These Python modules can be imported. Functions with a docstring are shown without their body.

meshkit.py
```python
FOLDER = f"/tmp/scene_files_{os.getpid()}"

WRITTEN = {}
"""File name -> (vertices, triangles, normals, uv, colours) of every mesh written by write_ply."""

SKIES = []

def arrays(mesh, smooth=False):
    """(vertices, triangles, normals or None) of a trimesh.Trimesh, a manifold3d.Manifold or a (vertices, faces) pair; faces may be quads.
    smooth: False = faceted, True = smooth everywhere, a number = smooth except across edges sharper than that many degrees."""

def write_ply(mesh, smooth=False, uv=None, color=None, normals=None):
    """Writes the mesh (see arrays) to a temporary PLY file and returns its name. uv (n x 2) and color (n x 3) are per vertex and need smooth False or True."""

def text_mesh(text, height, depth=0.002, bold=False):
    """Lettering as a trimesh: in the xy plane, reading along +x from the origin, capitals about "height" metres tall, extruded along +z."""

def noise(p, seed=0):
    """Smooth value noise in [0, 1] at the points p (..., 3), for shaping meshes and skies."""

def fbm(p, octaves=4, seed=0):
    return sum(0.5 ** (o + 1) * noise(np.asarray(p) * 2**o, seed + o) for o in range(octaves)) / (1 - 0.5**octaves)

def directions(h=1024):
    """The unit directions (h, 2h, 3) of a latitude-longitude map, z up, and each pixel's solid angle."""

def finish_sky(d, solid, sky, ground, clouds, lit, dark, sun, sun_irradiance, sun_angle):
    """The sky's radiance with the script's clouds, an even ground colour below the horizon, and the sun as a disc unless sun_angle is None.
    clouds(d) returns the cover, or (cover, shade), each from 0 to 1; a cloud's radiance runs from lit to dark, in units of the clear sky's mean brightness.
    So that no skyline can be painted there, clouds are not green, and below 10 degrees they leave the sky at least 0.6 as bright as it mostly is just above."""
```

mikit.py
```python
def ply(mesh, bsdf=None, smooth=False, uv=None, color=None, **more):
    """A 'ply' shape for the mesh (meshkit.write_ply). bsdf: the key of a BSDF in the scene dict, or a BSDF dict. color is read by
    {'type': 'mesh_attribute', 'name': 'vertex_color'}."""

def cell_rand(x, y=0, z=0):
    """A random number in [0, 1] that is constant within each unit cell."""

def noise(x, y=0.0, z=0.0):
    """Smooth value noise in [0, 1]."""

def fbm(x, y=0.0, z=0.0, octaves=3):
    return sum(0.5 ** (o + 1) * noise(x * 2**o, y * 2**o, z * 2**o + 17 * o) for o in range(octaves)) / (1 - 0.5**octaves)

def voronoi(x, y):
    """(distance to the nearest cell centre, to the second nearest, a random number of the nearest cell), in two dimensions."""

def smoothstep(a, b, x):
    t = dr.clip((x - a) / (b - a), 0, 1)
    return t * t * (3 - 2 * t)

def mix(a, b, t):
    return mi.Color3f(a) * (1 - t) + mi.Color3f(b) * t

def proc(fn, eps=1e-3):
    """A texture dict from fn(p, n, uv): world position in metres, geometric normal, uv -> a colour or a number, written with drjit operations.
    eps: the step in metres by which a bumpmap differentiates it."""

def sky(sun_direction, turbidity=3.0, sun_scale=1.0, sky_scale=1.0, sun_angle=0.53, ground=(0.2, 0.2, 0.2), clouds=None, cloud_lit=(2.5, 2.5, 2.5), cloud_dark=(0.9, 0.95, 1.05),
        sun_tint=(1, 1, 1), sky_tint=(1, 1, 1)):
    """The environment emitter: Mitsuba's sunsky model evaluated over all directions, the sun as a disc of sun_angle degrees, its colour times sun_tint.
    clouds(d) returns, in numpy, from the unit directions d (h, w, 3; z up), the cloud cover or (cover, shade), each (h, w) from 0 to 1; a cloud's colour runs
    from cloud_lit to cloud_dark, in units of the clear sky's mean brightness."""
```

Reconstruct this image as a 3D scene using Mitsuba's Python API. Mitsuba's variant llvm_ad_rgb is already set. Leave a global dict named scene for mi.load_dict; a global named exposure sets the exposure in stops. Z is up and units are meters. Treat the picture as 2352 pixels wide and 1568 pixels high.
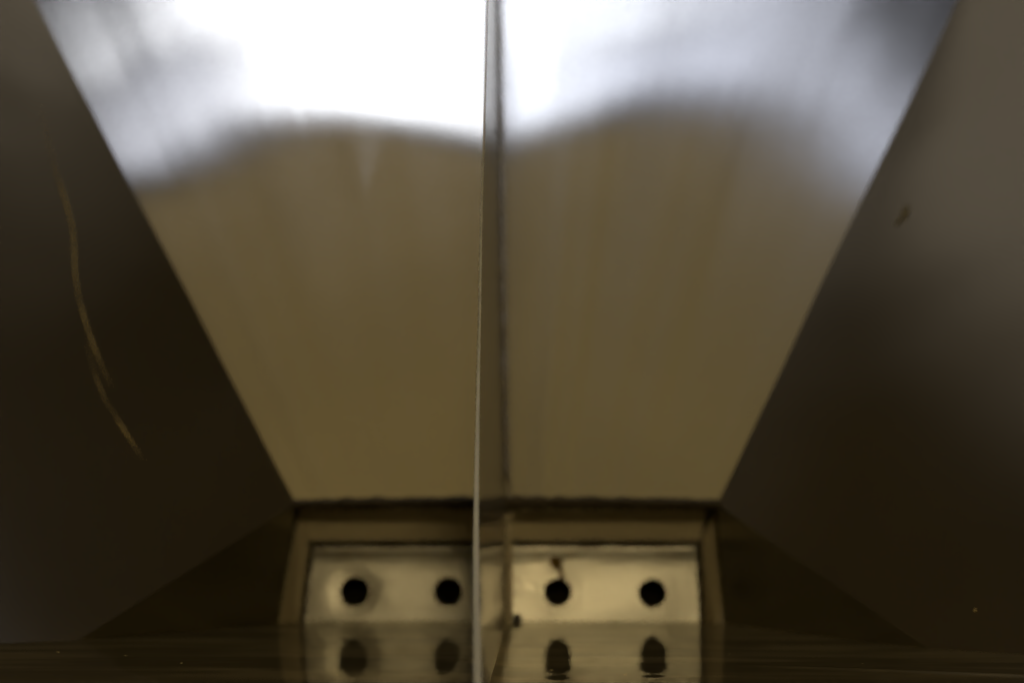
import math
import numpy as np, trimesh, manifold3d, drjit as dr, mitsuba as mi
from shapely.geometry import Polygon, Point
import mikit, meshkit
from mikit import proc, noise, fbm, smoothstep, mix

T = mi.ScalarTransform4f
scene, labels = {}, {}

# ------------------------------------------------------------------ camera, light, exposure
EYE, PITCH = np.array([0.0, 0.0, 0.0451]), math.atan(516 / 3231)
scene['camera'] = {'type': 'thinlens', 'fov': 2 * math.degrees(math.atan(1176 / 3231)), 'fov_axis': 'x',
                   'aperture_radius': 0.0052, 'focus_distance': 0.735, 'near_clip': 0.01, 'far_clip': 50.0,
                   'to_world': T().look_at(origin=EYE.tolist(), target=[0, math.cos(PITCH), EYE[2] + math.sin(PITCH)], up=[0, 0, 1])}
exposure = 0.0
COOL = (3.2, 3.3, 3.5)          # unseen overhead cool-white lights, placed for the bright reflection in the back wall
COOL_2 = (1.2, 1.25, 1.42)       # unseen pale panels above them, placed for the grey glow around it
WARM = (0.195, 0.136, 0.045)     # unseen dim amber panel overhead, placed to brown the lower back wall
LAMP = (15.5, 12.4, 6.3)  # unseen warm lamp behind the camera, placed to light the plate
DIM = (0.205, 0.190, 0.172)         # unseen weaker overhead light, placed for the grey sheen of the side walls           # 

# ------------------------------------------------------------------ materials


def tw(b):
    return {'type': 'twosided', 'bsdf': b}


def conductor(au, av, spec, kind='ggx'):
    return {'type': 'roughconductor', 'material': 'none', 'distribution': kind, 'alpha_u': au, 'alpha_v': av,
            'specular_reflectance': {'type': 'rgb', 'value': spec}}


def diffuse(c):
    return {'type': 'diffuse', 'reflectance': {'type': 'rgb', 'value': c}}


def steel(au, av, bu, bv, spec, broad, grime, grime_colour):
    """Brushed sheet steel: a polished lobe, a broad brushed lobe and a thin water-scale film; broad and grime are weights or textures."""
    return tw({'type': 'blendbsdf', 'weight': grime,
               'a': {'type': 'blendbsdf', 'weight': broad, 'a': conductor(au, av, spec, 'beckmann'), 'b': conductor(bu, bv, spec)},
               'b': diffuse(grime_colour)})


def film_back(p, n, uv):      # water-scale film: cloudy, with drip streaks that run down the slope
    return 0.05 + 0.17 * smoothstep(0.2, 0.8, fbm(p.x * 6, p.y * 6, p.z * 4, 4)) + 0.05 * smoothstep(0.55, 0.85, noise(uv.x * 60, uv.y * 2.5))


def broad_left(p, n, uv):
    half = 0.024 * dr.clip((p.z - 0.392) / 0.112, 0, 1)       # a dull V-shaped run of dried water
    run = smoothstep(1.3, 0.1, dr.abs(p.x + 0.145) / dr.maximum(half, 1e-4)) * smoothstep(0.392, 0.43, p.z) * smoothstep(0.53, 0.50, p.z)
    return 0.13 * run + 0.05 + 0.06 * noise(uv.x * 45, uv.y * 1.5) + 0.06 * fbm(p.x * 8, p.y * 8, p.z * 8, 2)


def broad_right(p, n, uv):
    return 0.07 + 0.14 * noise(uv.x * 55, uv.y * 1.5) + 0.24 * smoothstep(0.15, 0.33, p.x)


def film_plate(p, n, uv):     # blotchy lime scale on the plate
    return 0.12 + 0.5 * fbm(p.x * 30, p.z * 45, 0.0, 3)


def film_side(p, n, uv):
    return 0.15 + 0.06 * fbm(p.x * 7, p.y * 7, p.z * 7, 3)


def scum(p, n, uv):          # thin drifting film of dust on the brown water
    a = fbm(p.x * 10, p.y * 26, 0.0, 4)
    b = smoothstep(0.55, 0.8, noise(p.x * 18 + 4 * a, p.y * 70 + 6 * a))
    return mix((0.27, 0.205, 0.088), (0.56, 0.44, 0.20), smoothstep(0.3, 0.75, a) * 0.7 + 0.18 * b * a)


scene['steel_back'] = steel(0.055, 0.0045, 0.22, 0.10, (0.63, 0.62, 0.605), proc(broad_left), proc(film_back), (0.24, 0.19, 0.105))
scene['steel_back_worn'] = steel(0.085, 0.008, 0.26, 0.12, (0.62, 0.625, 0.64), proc(broad_right), proc(film_back), (0.24, 0.19, 0.105))
scene['steel_side'] = steel(0.043, 0.043, 0.13, 0.13, (0.46, 0.42, 0.34), 0.08, proc(film_side), (0.50, 0.36, 0.15))
scene['steel_cheek'] = steel(0.06, 0.06, 0.16, 0.16, (0.30, 0.285, 0.235), 0.3, proc(film_side), (0.50, 0.41, 0.19))
scene['steel_divider'] = steel(0.012, 0.012, 0.08, 0.08, (0.66, 0.64, 0.60), 0.12, 0.16, (0.52, 0.44, 0.29))
scene['steel_plate'] = steel(0.11, 0.11, 0.30, 0.30, (0.72, 0.68, 0.60), 0.35, proc(film_plate), (0.45, 0.38, 0.24))
scene['steel_band'] = steel(0.2, 0.2, 0.35, 0.35, (0.62, 0.57, 0.48), 0.5, 0.88, (0.86, 0.73, 0.48))  # paler film stands in for light on the band and outlet cheeks
scene['steel_edge'] = steel(0.18, 0.18, 0.35, 0.35, (0.74, 0.70, 0.58), 0.5, 0.75, (0.88, 0.80, 0.58))
scene['seam_dark'] = steel(0.3, 0.3, 0.4, 0.4, (0.16, 0.13, 0.09), 0.5, 0.5, (0.05, 0.038, 0.018))  # near-black brown that draws the dark lines at the seams
scene['rust'] = tw(diffuse((0.22, 0.125, 0.02)))
scene['grime_brown'] = tw(diffuse((0.36, 0.29, 0.15)))
scene['rust_black'] = tw(diffuse((0.02, 0.014, 0.007)))
scene['scratch_metal'] = steel(0.25, 0.25, 0.4, 0.4, (0.75, 0.6, 0.3), 0.5, 0.75, (0.85, 0.62, 0.22))
scene['pit_dark'] = tw(diffuse((0.03, 0.024, 0.012)))  # near-black, the shade behind the holes put into the colour
scene['flange_dull'] = steel(0.2, 0.2, 0.3, 0.3, (0.4, 0.36, 0.28), 0.5, 0.6, (0.40, 0.32, 0.18))
scene['water_murky'] = tw({'type': 'plastic', 'int_ior': 1.33, 'nonlinear': True, 'specular_reflectance': {'type': 'rgb', 'value': (0.60, 0.59, 0.55)}, 'diffuse_reflectance': proc(scum)})
scene['lamp_case'] = tw({'type': 'principled', 'base_color': {'type': 'rgb', 'value': (0.5, 0.5, 0.5)}, 'roughness': 0.5})

# ------------------------------------------------------------------ mesh helpers


def unit(v):
    v = np.asarray(v, float)
    return v / np.linalg.norm(v)


def solid(v, f, uv, off):
    """A sheet with thickness: the front face, a copy of it moved by off (per vertex or one vector) and strips along its open border."""
    v, f, n = np.asarray(v, float), np.asarray(f), len(v)
    e = np.vstack([f[:, [0, 1]], f[:, [1, 2]], f[:, [2, 0]]])
    key = {}
    for a, b in e:
        key[(a, b)] = 1
    border = np.array([(a, b) for a, b in e if (b, a) not in key])
    w = v + off
    k = len(border)
    rim = np.concatenate([v[border[:, 0]], v[border[:, 1]], w[border[:, 0]], w[border[:, 1]]])
    i = np.arange(k) + 2 * n
    rf = np.vstack([np.stack([i + k, i, i + 2 * k], 1), np.stack([i + k, i + 2 * k, i + 3 * k], 1)])
    ruv = np.concatenate([uv[border[:, 0]], uv[border[:, 1]], uv[border[:, 0]] + .002, uv[border[:, 1]] + .002])
    return np.vstack([v, w, rim]), np.vstack([f, f[:, ::-1] + n, rf]), np.vstack([uv, uv, ruv])


def grid(fn, nu, nv):
    """Vertices, triangles and parameters of the surface fn(u, v) -> points, u and v from 0 to 1."""
    u, v = np.meshgrid(np.linspace(0, 1, nu + 1), np.linspace(0, 1, nv + 1))
    p = fn(u.ravel(), v.ravel())
    i = (np.arange(nv)[:, None] * (nu + 1) + np.arange(nu)).ravel()
    f = np.vstack([np.stack([i, i + 1, i + nu + 2], 1), np.stack([i, i + nu + 2, i + nu + 1], 1)])
    return p, f, np.stack([u.ravel(), v.ravel()], 1)


def put(key, v, f, uv, bsdf, smooth=True):
    scene[key] = mikit.ply((v, f), bsdf, smooth=smooth, uv=uv)


def polygon_sheet(key, pts, normal, bsdf, thick=0.002, levels=4, wave=0.0, seed=1):
    """A flat convex sheet of metal through pts, its visible face towards normal, faintly wavy as rolled sheet is."""
    pts, normal = np.asarray(pts, float), unit(normal)
    if np.dot(np.cross(pts[1] - pts[0], pts[2] - pts[0]), normal) < 0:
        pts = pts[::-1]
    f = np.array([[0, k, k + 1] for k in range(1, len(pts) - 1)])
    v = pts
    for _ in range(levels):
        v, f = trimesh.remesh.subdivide(v, f)
    v, f = np.array(v), np.array(f)
    a = unit(np.cross([0, 0, 1.0], normal)) if abs(normal[2]) < .95 else np.array([1.0, 0, 0])
    b = np.cross(normal, a)
    uv = np.stack([v @ a, v @ b], 1)
    if wave:
        v = v + normal * (wave * (meshkit.fbm(v * 5, 2, seed)[:, None] - 0.5))
    put(key, *solid(v, f, uv, -normal * thick), bsdf)


def tube(path, radii, sides=10):
    path = np.asarray(path, float)
    t = np.gradient(path, axis=0)
    t /= np.linalg.norm(t, axis=1, keepdims=True)
    ref = np.where(np.abs(t[:, 2:3]) > .9, [[1.0, 0, 0]], [[0, 0, 1.0]])
    a = np.cross(t, ref); a /= np.linalg.norm(a, axis=1, keepdims=True)
    b = np.cross(t, a)
    ang = np.arange(sides) * 2 * np.pi / sides
    r = np.broadcast_to(np.asarray(radii, float), len(path))[:, None, None]
    ring = path[:, None] + r * (np.cos(ang)[None, :, None] * a[:, None] + np.sin(ang)[None, :, None] * b[:, None])
    v = np.vstack([ring.reshape(-1, 3), path[:1], path[-1:]])
    n, f = len(path), []
    for i in range(n - 1):
        for k in range(sides):
            p, q = i * sides + k, i * sides + (k + 1) % sides
            f += [[p, q, q + sides], [p, q + sides, p + sides]]
    for k in range(sides):
        f += [[(k + 1) % sides, k, n * sides], [(n - 1) * sides + k, (n - 1) * sides + (k + 1) % sides, n * sides + 1]]
    m = trimesh.Trimesh(v, f, process=False)
    m.fix_normals()
    return m


def bead(key, a, b, r, bsdf, seed, arch=(0, 0, 0), n=60):
    """A bead from a to b: a lumpy tube, its middle moved by arch."""
    t = np.linspace(0, 1, n)[:, None]
    p = np.asarray(a) * (1 - t) + np.asarray(b) * t + 4 * t * (1 - t) * np.asarray(arch)
    rad = r * (0.8 + 0.4 * meshkit.noise(np.stack([t[:, 0] * n / 3, t[:, 0] * 0, t[:, 0] * 0], 1), seed))
    scene[key] = mikit.ply(tube(p, rad), bsdf, smooth=60)


# ------------------------------------------------------------------ the steel hopper
H = 'steel_hopper'
labels[H] = {'label': 'brushed stainless steel hopper with sloping walls, a thin upright divider and four drain holes', 'category': 'steel hopper'}

CL, CR = np.array([-0.1786, 1.17, 0.0967]), np.array([0.1689, 1.17, 0.0967])      # lower corners of the back panel
TL, TR = np.array([-0.536, 1.5, 0.673]), np.array([0.5008, 1.5, 0.673])           # where its sides leave the picture
OL, OR = np.array([-0.1905, 1.17, 0.0009]), np.array([0.1731, 1.17, 0.0009])      # outlet opening at the water
BACK_N = unit(np.cross(CR - CL, TL - CL))
VTOP = 1.28


def mid(v):                                   # the seam where the divider meets the back
    return np.stack([-0.0065 - 0.0117 * v, CL[1] + v * (TL[1] - CL[1]), CL[2] + v * (TL[2] - CL[2])], -1)


def curve(x, xs, ys):
    from scipy.interpolate import PchipInterpolator
    return PchipInterpolator(xs, ys)(x)


def dent(v, tilt):                            # a panel bent so that its upper half leans by tilt (radians) more or less
    L = np.linalg.norm(TL - CL)
    s = np.linspace(0, VTOP, 400)
    w = np.clip((s - 0.30) / 0.40, 0, 1); w = w * w * (3 - 2 * w)
    return tilt * np.interp(v, s, np.cumsum(w) * (s[1] - s[0]) * L)


def panel(side):
    C, Tt = (CL, TL) if side < 0 else (CR, TR)
    if side < 0:
        tilts = lambda u: curve(u, [0, .12, .25, .38, .52, .67, .86, 1.0], [-.026, -.020, -.009, .0015, .0085, .0120, .007, .001])
    else:
        tilts = lambda u: curve(u, [0, .12, .35, .55, .75, .90, 1.0], [.001, .009, .0165, .0135, .001, -.019, -.032])

    def fn(u, v):
        v = -0.008 + v * VTOP
        out, inn = C + v[:, None] * (Tt - C), mid(v)
        out = out + (out - inn) * 0.012                       # runs on behind the side wall
        p = (out + u[:, None] * (inn - out)) if side < 0 else (inn + u[:, None] * (out - inn))
        d = dent(v, tilts(u))
        d += (0.000035 if side < 0 else 0.00006) * (meshkit.noise(np.stack([u * 38, v * 1.2, v * 0], 1), 5 + side) - .5) * np.clip(v, 0, 1)
        d += 0.0005 * (meshkit.fbm(np.stack([u * 3, v * 3, v * 0], 1), 2, 9 + side) - .5)
        return p + d[:, None] * BACK_N
    return fn


for side, key, mat in ((-1, H + '__back_panel', 'steel_back'), (1, H + '__back_panel_001', 'steel_back_worn')):
    v, f, uv = grid(panel(side), 150, 150)
    put(key, *solid(v, f, uv * [0.45, 0.75], -BACK_N * 0.002), mat)
labels[H + '__back_panel'] = {'label': 'left half of the sloping back wall, mirror bright'}
labels[H + '__back_panel_001'] = {'label': 'right half of the sloping back wall, duller and streaked'}

# side walls: upper sloping plane through the corner, the top and a point on the fold; lower upright cheek below the fold
for side, C, Tt, O, P, key in ((-1, CL, TL, OL, np.array([-0.2352, 1.0601, 0.0451]), ''), (1, CR, TR, OR, np.array([0.2242, 1.0146, 0.0359]), '_001')):
    n = unit(np.cross(Tt - C, P - C)); n = n if n[2] > 0 else -n
    at = lambda y, z: np.array([C[0] - (n[1] * (y - C[1]) + n[2] * (z - C[2])) / n[0], y, z])
    up = C + 1.34 * (Tt - C)
    G = C + (C[2] + 0.02) / (C[2] - P[2]) * (P - C)
    polygon_sheet(H + '__side_wall' + key, [C, G, at(0.3, -0.02), at(0.3, 0.80), up], n, 'steel_side', levels=6, wave=0.003, seed=20 + side)
    nl = np.cross(O - C, P - C); nl = nl if nl[0] * side < 0 else -nl
    low = C + (O - C) * 1.8
    far = G + (O - C) * 0.6 + (G - C) * .1
    polygon_sheet(H + '__lower_cheek' + key, [C, G, far, low], nl, 'steel_cheek', levels=5, wave=0.001, seed=30 + side)
labels[H + '__side_wall'] = {'label': 'dark left side wall with a long curved scratch'}
labels[H + '__side_wall_001'] = {'label': 'dark right side wall with a soft grey sheen'}

# outlet: overhanging band, cheeks, perforated plate, a box behind it coloured dark for the shade in its holes
bL, bR = np.array([-0.1791, 1.198, 0.0917]), np.array([0.1709, 1.198, 0.0917])
pTL, pTR = np.array([-0.1695, 1.205, 0.0634]), np.array([0.1584, 1.205, 0.0634])
pBL, pBR = np.array([-0.1766, 1.195, 0.0003]), np.array([0.1594, 1.195, 0.0003])
up_band = unit(bL - pTL) * 0.012
polygon_sheet(H + '__overhang', [bL + up_band, bR + up_band, pTR, pTL], [0, -0.74, -0.67], 'steel_band', levels=4, wave=0.0012, seed=41)
for side, o, b, pt, pb, key in ((-1, OL, bL, pTL, pBL, ''), (1, OR, bR, pTR, pBR, '_001')):
    o2, pb2 = o + (o - b) * .6, pb + (pb - pt) * .8
    polygon_sheet(H + '__outlet_cheek' + key, [b, o2, pb2, pt], [-side, -0.6, 0], 'steel_band', levels=4, wave=0.0008, seed=43 + side)

PU, PV = np.array([1.0, 0, 0]), unit(pTL * [0, 1, 1] - pBL * [0, 1, 1])
PN, PO = np.cross(PU, PV), np.array([0.0, 1.195, 0.0003])          # PN points at the camera
if PN[1] > 0:
    PN = -PN
rng = np.random.default_rng(4)
HOLES = [(-0.1320, 0.0243, 0.0123), (-0.0535, 0.0243, 0.0120), (0.0383, 0.0237, 0.0117), (0.1176, 0.0230, 0.0119)]
outline = Polygon([(-0.1790, -0.05), (0.1625, -0.05), (0.1615, 0.0642), (-0.1725, 0.0642)])
for k, (hx, hy, r) in enumerate(HOLES):
    a = np.arange(40) * 2 * np.pi / 40
    rr = r * (1 + 0.05 * (meshkit.noise(np.stack([np.cos(a) * 1.5 + 7 * k, np.sin(a) * 1.5, a * 0], 1), 3) - .5) + (0.03 * np.cos(4 * a + 1) if k == 3 else 0))
    outline = outline.difference(Polygon(np.stack([hx + rr * np.cos(a), hy + rr * np.sin(a)], 1)))
cs = manifold3d.CrossSection([np.array(outline.exterior.coords)[:-1]] + [np.array(h.coords)[:-1] for h in outline.interiors], manifold3d.FillRule.EvenOdd)
pm = manifold3d.Manifold.extrude(cs, 0.003).refine_to_length(0.004).to_mesh()
q, pf = np.array(pm.vert_properties[:, :3], float), np.array(pm.tri_verts)
lift = 0.0009 * (meshkit.fbm(np.stack([q[:, 0] * 22, q[:, 1] * 30, q[:, 0] * 0], 1), 3, 6) - .5)
for (hx, hy, r), push in zip(HOLES, (-.0006, .0001, .0004, .0003)):      # the punch drew the metal in round each hole
    d = np.hypot(q[:, 0] - hx, q[:, 1] - hy)
    lift += push * np.exp(-((d - r) / 0.007) ** 2)
lift += -0.0022 * np.clip((q[:, 1] - 0.040) / 0.02, 0, 1) ** 2           # its upper edge is rolled back
q[:, 2] += lift


def on_plate(x, y, h=0.0):
    return PO + np.multiply.outer(np.asarray(x), PU) + np.multiply.outer(np.asarray(y), PV) + np.multiply.outer(np.asarray(h), PN)


pv = on_plate(q[:, 0], q[:, 1], q[:, 2] - 0.003)
scene[H + '__perforated_plate'] = mikit.ply((pv, pf), 'steel_plate', smooth=35)
if trimesh.Trimesh(pv, pf, process=False).volume < 0:
    scene[H + '__perforated_plate'] = mikit.ply((pv, pf[:, ::-1]), 'steel_plate', smooth=35)
labels[H + '__perforated_plate'] = {'label': 'pale stained plate with four round holes in a row'}
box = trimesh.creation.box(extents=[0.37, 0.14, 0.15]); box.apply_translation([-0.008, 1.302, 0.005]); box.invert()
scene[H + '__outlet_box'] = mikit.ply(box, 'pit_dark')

# rust on the plate
a = np.linspace(0, 2 * np.pi, 26)[:-1]
blob = np.stack([0.0042 * np.cos(a) * (1 + .25 * np.sin(3 * a)), 0.0050 * np.sin(a) * (1 + .2 * np.cos(2 * a + 1))], 1) + [0.0372, 0.0478]
drip = Polygon(blob).union(Polygon([(0.0385, 0.046), (0.0412, 0.045), (0.0425, 0.0405), (0.0440, 0.0345), (0.0415, 0.0345), (0.0405, 0.040)])).buffer(.0006)
dm = trimesh.creation.extrude_polygon(drip, 0.0006, engine='earcut')
dm.vertices = on_plate(dm.vertices[:, 0], dm.vertices[:, 1], dm.vertices[:, 2] + 0.0010)
dm.fix_normals()
scene[H + '__perforated_plate__rust_stain'] = mikit.ply(dm, 'rust')
labels[H + '__perforated_plate__rust_stain'] = {'label': 'orange brown rust drip above the third hole'}

# dark beads drawn in for the dark lines along the seams
bead(H + '__seam_bead', CL + [-.002, -.0015, -.0015], CR + [.002, -.0015, -.0015], 0.0050, 'seam_dark', 1, arch=(0, 0.001, 0.0022), n=120)  # stands in for the dark reflection at the bend
labels[H + '__seam_bead'] = {'label': 'dark bead standing in for the dark bend at the foot of the back wall'}
bead(H + '__seam_bead_001', pTL + [-.004, -.001, .001], pTR + [.004, -.001, .001], 0.0022, 'seam_dark', 2, n=90)
bead(H + '__seam_bead_002', pTL + [.0005, -.003, .001], pBL + [.0005, -.002, -.01], 0.0020, 'seam_dark', 3)
bead(H + '__seam_bead_003', pTR + [-.0005, -.003, .001], pBR + [-.0005, -.002, -.01], 0.0024, 'seam_dark', 4)

# divider: a thin sheet from its free front edge back to the seam, thinner towards the top
EDGE = np.array([[-0.0122, 0.50, -0.05], [-0.0142, 0.56, 0.0004], [-0.0157, 0.60, 0.0271], [-0.0171, 0.64, 0.0645], [-0.0177, 0.68, 0.1076], [-0.0180, 0.71, 0.1437], [-0.0180, 0.735, 0.1822],
                 [-0.0181, 0.76, 0.2236], [-0.0178, 0.785, 0.268], [-0.0173, 0.82, 0.3326], [-0.0172, 0.84, 0.368], [-0.0170, 0.86, 0.4051], [-0.0165, 0.93, 0.55]])
EDGE[:, 0] += 0.0010
REAR = np.array([[-0.0070, 1.215, -0.05], [-0.0070, 1.212, 0.03], [-0.0055, 1.182, 0.097], [-0.0065, 1.188, 0.12], [-0.0115, 1.336, 0.385], [-0.0172, 1.502, 0.673], [-0.0200, 1.575, 0.80]])


def edge_at(t):
    s = np.linspace(0, 1, len(EDGE)); return np.stack([np.interp(t, s, EDGE[:, k]) for k in range(3)], -1)


from scipy.interpolate import CubicSpline
zE = lambda t: -0.05 + 0.60 * t
spl = CubicSpline(EDGE[:, 2], EDGE[:, :2])


def divider_mid(u, v):
    zf = zE(v); front = np.concatenate([spl(zf), zf[:, None]], 1)
    zr = -0.05 + 0.85 * v ** 1.0
    rear = np.stack([np.interp(zr, REAR[:, 2], REAR[:, 0]), np.interp(zr, REAR[:, 2], REAR[:, 1]), zr], 1)
    p = front + u[:, None] * (rear - front)
    p[:, 0] += 0.0012 * (meshkit.fbm(np.stack([u * 3, v * 4, u * 0], 1), 2, 77) - .5) * np.sin(np.pi * np.clip(u, 0, 1))
    return p


nu, nv = 60, 420
vv, ff, uv = grid(lambda u, v: divider_mid(u ** 1.5, v), nu, nv)
zz = vv[:, 2]
tv = zE(uv[:, 1])
th = np.interp(tv, [-.05, 0.0, .06, .11, .18, .27, .41, .6], [.0034, .0032, .0026, .0021, .0015, .0013, .0012, .0012])
front = np.exp(-(uv[:, 0] * 12) ** 2)
burr = (meshkit.noise(np.stack([tv * 900, tv * 0, tv * 0], 1), 8) > .62) * np.clip((tv - .07) / .05, 0, 1) * np.clip((.25 - tv) / .05, 0, 1)
left, right = vv.copy(), vv.copy()
left[:, 0] -= th / 2 + 0.00045 * burr * front
right[:, 0] += th / 2 - 0.00010 * front
left[:, 1] += 0.0006 * burr * front
m1, m2 = grid(lambda u, v: np.stack([u, v, u * 0], 1), nu, nv)[1], None
fr = np.concatenate([ff[:, ::-1], ff + len(vv)])
put(H + '__divider', np.vstack([left, right]), fr, np.vstack([uv * [.6, .7], uv * [.6, .7]]), 'steel_divider')
labels[H + '__divider'] = {'label': 'thin upright sheet dividing the hopper in two'}


def strip(i0, name, mat):
    """The closing face between the two sides along one column of the grid (front or rear edge), with rounded corners."""
    col = np.arange(nv + 1) * (nu + 1) + i0
    a, b = left[col], right[col]
    rows = []
    for s in np.linspace(0, 1, 6):
        p = a * (1 - s) + b * s
        p = p + np.array([0, -1, 0]) * (0.0004 * math.sin(math.pi * s))
        rows.append(p)
    V = np.stack(rows, 1)                                    # nv+1, 6, 3
    k = V.shape[1]
    i = (np.arange(nv)[:, None] * k + np.arange(k - 1)).ravel()
    F = np.vstack([np.stack([i, i + 1, i + k + 1], 1), np.stack([i, i + k + 1, i + k], 1)])
    scene[name] = mikit.ply((V.reshape(-1, 3), F), mat, smooth=True, uv=np.stack([np.tile(np.linspace(0, .002, k), nv + 1), np.repeat(np.linspace(0, .6, nv + 1), k)], 1))


strip(0, H + '__divider__cut_edge', 'steel_edge')
labels[H + '__divider__cut_edge'] = {'label': 'bright burred front edge of the divider'}
v_ = np.linspace(.18, 1, 80)
seam = divider_mid(np.full(80, .985), v_) + [0.0030, 0, 0]
scene[H + '__divider__seam_bead'] = mikit.ply(tube(seam, 0.0022 * (0.8 + .4 * meshkit.noise(np.stack([v_ * 60, v_ * 0, v_ * 0], 1), 5))), 'steel_plate', smooth=60)

fl = trimesh.creation.box(bounds=[[-0.0085, 1.178, -0.03], [0.0002, 1.197, 0.098]])     # folded foot of the divider against the plate
scene[H + '__divider__foot_flange'] = mikit.ply(fl, 'flange_dull')
labels[H + '__divider__foot_flange'] = {'label': 'dull brown flange at the foot of the divider'}

# scratch down the left wall
nL = unit(np.cross(TL - CL, np.array([-0.2352, 1.0601, 0.0451]) - CL)); nL = nL if nL[2] > 0 else -nL


def scratch(key, pts, r):
    p = np.array(pts, float)
    s = np.linspace(0, len(p) - 1, 14 * len(p))
    c = CubicSpline(np.arange(len(p)), p)(s)
    c = c - ((c - CL) @ nL)[:, None] * nL
    w = np.clip(np.minimum(s, s[-1] - s) / 1.2, 0.08, 1) * (0.6 + .8 * meshkit.noise(np.stack([s * 3, s * 0, s * 0], 1), 12))
    off = 0.0032 * (meshkit.fbm(c * 5, 2, 19) - .5)[:, None] * nL * 0
    scene[key] = mikit.ply(tube(c + off + nL * 0.0005, r * w, 6), 'scratch_metal', smooth=60)


scratch(H + '__side_wall__scratch', [[-.4752, 1.3648, .5052], [-.4339, 1.2984, .4138], [-.4034, 1.2564, .3524], [-.3859, 1.2164, .3032], [-.3666, 1.1826, .2581], [-.3440, 1.156, .2165], [-.3265, 1.1407, .1891]], .0008)
scratch(H + '__side_wall__scratch_002', [[-.3583, 1.1656, .2364], [-.3430, 1.1423, .2037], [-.3285, 1.1269, .1785], [-.3207, 1.1212, .1673]], .00045)
scratch(H + '__side_wall__scratch_001', [[-.3235, 1.1252, .173], [-.3148, 1.1184, .16], [-.3037, 1.1119, .1455], [-.2888, 1.104, .1267]], .0009)

nR = unit(np.cross(TR - CR, np.array([0.2242, 1.0146, 0.0359]) - CR)); nR = nR if nR[2] > 0 else -nR
aR, bR_ = unit(np.cross([0, 0, 1.0], nR)), None
bR_ = np.cross(nR, aR)


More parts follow.
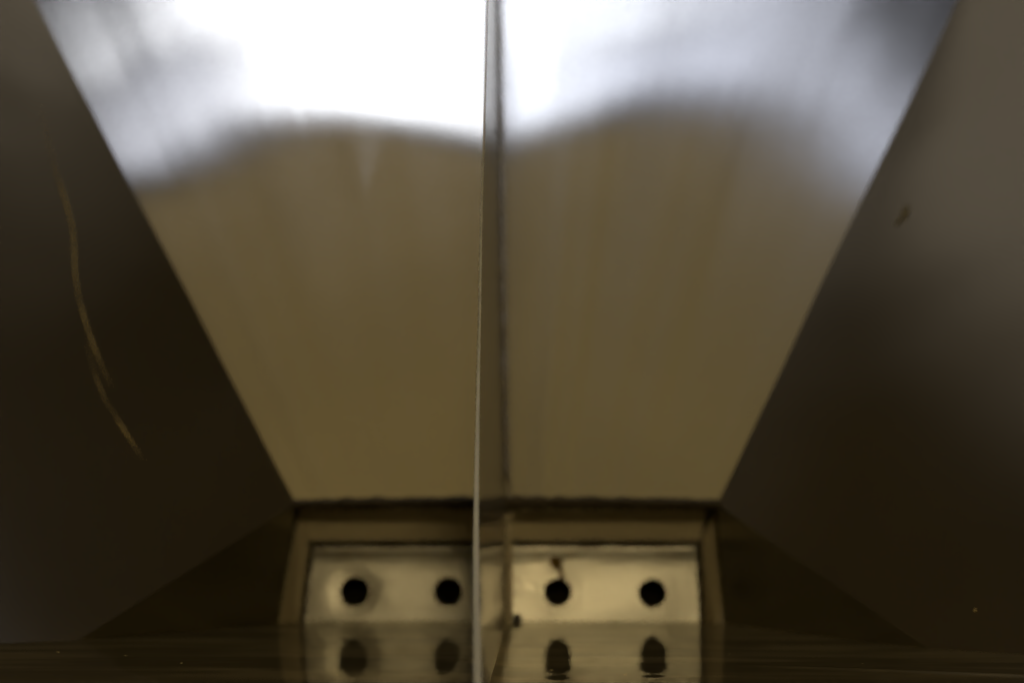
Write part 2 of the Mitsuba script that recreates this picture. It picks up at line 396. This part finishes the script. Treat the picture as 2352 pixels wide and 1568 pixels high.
def spot(key, centre, sx, sy, tilt, mat, label, seed):
    c = np.array(centre) - ((np.array(centre) - CR) @ nR) * nR
    a = np.linspace(0, 2 * np.pi, 25)[:-1]
    k = 1 + .7 * (meshkit.noise(np.stack([np.cos(a) * 2, np.sin(a) * 2, a * 0 + seed], 1), seed) - .5)
    x, y = sx * k * np.cos(a), sy * k * np.sin(a)
    x, y = x * math.cos(tilt) - y * math.sin(tilt), x * math.sin(tilt) + y * math.cos(tilt)
    m = trimesh.creation.extrude_polygon(Polygon(np.stack([x, y], 1)), 0.0006, engine='earcut')
    m.vertices = c + m.vertices[:, :1] * aR + m.vertices[:, 1:2] * bR_ + (m.vertices[:, 2:] + .0012) * nR
    m.fix_normals()
    scene[key] = mikit.ply(m, mat)
    labels[key] = {'label': label}


spot(H + '__side_wall_001__stain', [.3658, 1.2721, .3687], .0035, .0100, .3, 'grime_brown', 'small brown mark high on the right side wall', 2)
spot(H + '__side_wall_001__stain_001', [.3640, 1.2730, .3560], .0030, .0050, -.4, 'grime_brown', 'fainter brown smear just under the brown mark', 5)
spot(H + '__side_wall_001__speck', [.2918, .8993, .0173], .0009, .0009, 0, 'scratch_metal', 'tiny pale speck low on the right side wall', 3)

# basin under the water and the low front lip
def slab(key, lo, hi, mat):
    lo, hi = np.array(lo, float), np.array(hi, float)
    b = manifold3d.Manifold.cube((hi - lo).tolist()).translate(lo.tolist())
    scene[key] = mikit.ply(b, mat)


slab(H + '__basin_floor', [-1.2, 0.24, -0.125], [1.2, 1.235, -0.12], 'steel_side')
slab(H + '__front_lip', [-1.2, 0.255, -0.119], [1.2, 0.258, 0.012], 'steel_side')

# ------------------------------------------------------------------ water
def wave(x, y):
    near = np.clip((1.15 - y) / 0.5, 0, 1)
    ys = np.linspace(0.2, 1.3, 600)
    y = y + 0.03 * (meshkit.fbm(np.stack([x * 7, y * 5, x * 0 + 2], 1), 2, 14) - .5) * near
    def swell(k, a):                       # a slow standing swell given by its slopes, level at the plate
        sl = np.cumsum(np.interp(ys, k, a)) * (ys[1] - ys[0])
        return np.interp(y, ys, sl) - np.interp(1.19, ys, sl)
    slow_r = swell([.50, .62, .67, .72, .79, .86, .93, 1.2, 1.3], [0, .003, -.001, .001, -.002, .008, .014, .030, .03])
    slow_l = swell([.50, .60, .70, .86, 1.2, 1.3], [.002, -.003, -.001, .003, .020, .02])
    t = np.clip((x + .03) / .03, 0, 1)
    z = slow_l * (1 - t) + slow_r * t
    z += 0.00012 * (meshkit.fbm(np.stack([x * 14, y * 26, x * 0], 1), 3, 3) - .5) * (0.15 + near)
    z += 0.0007 * (meshkit.fbm(np.stack([x * 6, y * 9, x * 0 + 5], 1), 2, 8) - .5) * near ** 2
    for x0, y0, x1, y1, w, h in ((0.105, 0.770, 0.42, 0.600, .008, .00075), (-0.175, 0.700, -0.105, 0.690, .007, .0004), (0.03, 0.80, 0.12, 0.785, .009, .00006), (0.0, 0.655, 0.16, 0.70, .012, .00012), (-0.10, 0.70, -0.02, 0.69, .012, .0001)):
        d = np.array([x1 - x0, y1 - y0]); L = np.hypot(*d); d = d / L
        t = (x - x0) * d[0] + (y - y0) * d[1]; s = -(x - x0) * d[1] + (y - y0) * d[0]
        s = s + 0.010 * (meshkit.noise(np.stack([t * 16, t * 0, t * 0], 1), 4) - .5)
        z += h * np.exp(-(s / w) ** 2) * np.clip(t / .04, 0, 1) * np.clip((L - t) / .04, 0, 1)
    z += 0.0006 * np.exp(-np.abs(x + 0.016) / .004) * (y > .5)          # water climbs the divider
    return z


def water_fn(u, v):
    x, y = -0.75 + 1.5 * u, 0.26 + 0.99 * v
    return np.stack([x, y, wave(x, y)], 1)


v, f, uv = grid(water_fn, 420, 400)
scene['water'] = mikit.ply((v, f), 'water_murky', smooth=True)
labels['water'] = {'label': 'still brownish water standing at the bottom of the hopper', 'kind': 'structure'}

# rust flakes at the waterline beside the divider
def flake(key, x, y, h, s, seed, label):
    m = trimesh.creation.icosphere(subdivisions=2, radius=1.0)
    r = np.random.default_rng(seed)
    vv = m.vertices * (1 + 0.5 * (meshkit.noise(m.vertices * 2 + 10 * seed, seed)[:, None] - .5)) * [s, s * .5, s * .8]
    scene[key] = mikit.ply((vv + on_plate(x, y, h), m.faces), 'rust_black', smooth=True)
    labels[key] = {'label': label, 'category': 'rust flake'}


flake('rust_flake', 0.0042, 0.0028, 0.003, 0.0034, 1, 'black rust flake at the waterline beside the foot of the divider')

for k, (x, y, rad) in enumerate([(-.205, 1.150, .0016), (-.262, .83, .0007), (-.215, .80, .0006), (-.170, .74, .0006), (.055, .70, .0007), (.020, .73, .0008), (.13, .86, .0005), (-.08, .66, .0006), (.19, .78, .0005), (-.12, .90, .0005)]):
    key = 'dust_speck' + (f'_{k:03d}' if k else '')
    m = trimesh.creation.icosphere(subdivisions=1, radius=rad)
    m.vertices = m.vertices * [1.3, 1.0, .5] + [x, y, float(wave(np.array([x]), np.array([y]))[0])]
    scene[key] = mikit.ply(m, 'scratch_metal', smooth=True)
    labels[key] = {'label': 'tiny pale speck of dust floating on the water ' + ('left' if x < -.02 else 'right') + ' of the divider', 'category': 'dust speck',
                   'group': 'dust specks ' + ('left' if x < -.02 else 'right') + ' of the divider'}
labels['dust_speck']['label'] = 'largest pale dust speck, at the waterline left of the plate'
labels['dust_speck'].pop('group')

# ------------------------------------------------------------------ unseen lamps, out of view, placed for the light and reflections in the steel
def luminaire(key, x0, x1, y0, y1, z, colour, label, category='ceiling light', thick=.06):
    t = 0.03
    parts = [[(x0 - t, y0 - t, z), (x1 + t, y0, z + thick)], [(x0 - t, y1, z), (x1 + t, y1 + t, z + thick)], [(x0 - t, y0, z), (x0, y1, z + thick)], [(x1, y0, z), (x1 + t, y1, z + thick)],
             [(x0, y0, z + thick - .005), (x1, y1, z + thick)]]
    ms = [trimesh.creation.box(bounds=b) for b in parts]
    scene[key + '__frame'] = mikit.ply(trimesh.util.concatenate(ms), 'lamp_case')
    V = np.array([[x0, y0, z + .01], [x1, y0, z + .01], [x1, y1, z + .01], [x0, y1, z + .01]])
    d = mikit.ply((V, np.array([[0, 2, 1], [0, 3, 2]])), 'lamp_case')
    d['emitter'] = {'type': 'area', 'radiance': {'type': 'rgb', 'value': colour}}
    scene[key + '__diffuser'] = d
    labels[key] = {'label': label, 'category': category}


luminaire('unseen_ceiling_light', -1.12, -0.02, 0.46, 1.06, 4.40, COOL, 'unseen white ceiling light placed for the brightest reflection left of the divider', thick=.04)  # out of view, lights the upper back wall
luminaire('unseen_ceiling_light_001', 0.17, 0.66, 0.72, 1.06, 4.40, tuple(.75 * c for c in COOL), 'unseen white ceiling light placed for the bright reflection at the top edge right of the divider', thick=.04)
luminaire('unseen_ceiling_light_003', -1.62, -1.18, 0.78, 1.06, 4.40, COOL, 'unseen white ceiling light placed to brighten the upper left corner of the back wall', thick=.04)
luminaire('unseen_ceiling_light_004', -1.75, -0.02, 0.48, 1.08, 4.5, COOL_2, 'unseen pale ceiling panel placed for the grey glow at the left of the back wall')
luminaire('unseen_ceiling_light_005', 0.03, 1.62, 0.48, 1.02, 4.5, COOL_2, 'unseen pale ceiling panel placed for the lavender glow over the right half')
luminaire('unseen_ceiling_light_008', 1.68, 2.45, 0.47, 0.74, 4.5, tuple(1.25 * c for c in COOL_2), 'unseen narrow pale ceiling light placed to brighten the outer right edge of the back wall')
luminaire('unseen_ceiling_light_002', -1.9, 1.9, -1.40, 0.38, 4.5, WARM, 'unseen large dim amber panel overhead placed to brown the lower back wall')  # unseen glowing panel that tints the lower back wall brown

luminaire('unseen_ceiling_light_006', -1.25, 0.30, 2.80, 4.30, 4.40, DIM, 'unseen weak far ceiling light placed for the grey sheen in the right side wall', thick=.04)  # out of view, gives the side walls their grey sheen
luminaire('unseen_ceiling_light_007', -1.75, 0.80, 2.50, 4.90, 4.5, tuple(.28 * c for c in DIM), 'unseen weaker wide ceiling panel placed to soften the rim of the side wall sheen')  # out of view, fades the edge of that sheen
W0, WD = np.array([0.12, -0.70, 0.66]), unit(np.array([0.0, 1.2, 0.05]) - np.array([0.12, -0.70, 0.66]))  # unseen lamp behind the camera, aimed to brighten the outlet
prof = np.array([(0.02, -.16), (0.05, -.15), (0.09, -.08), (0.14, 0.0), (0.146, 0.0), (0.095, -.085), (0.053, -.158), (0.02, -.168), (0.02, -.16)])
cone = trimesh.creation.revolve(prof, sections=40)
M = trimesh.geometry.align_vectors([0, 0, 1], WD); M[:3, 3] = W0
cone.apply_transform(M); cone.fix_normals()
scene['unseen_warm_lamp__shade'] = mikit.ply(cone, 'lamp_case', smooth=40)
disc = trimesh.creation.cylinder(radius=0.125, height=0.004, sections=40); disc.apply_translation([0, 0, -0.02]); disc.apply_transform(M)
d = mikit.ply(disc, 'lamp_case')
d['emitter'] = {'type': 'area', 'radiance': {'type': 'rgb', 'value': LAMP}}
scene['unseen_warm_lamp__diffuser'] = d
labels['unseen_warm_lamp'] = {'label': 'unseen warm lamp behind the camera placed to light the perforated plate', 'category': 'work lamp'}
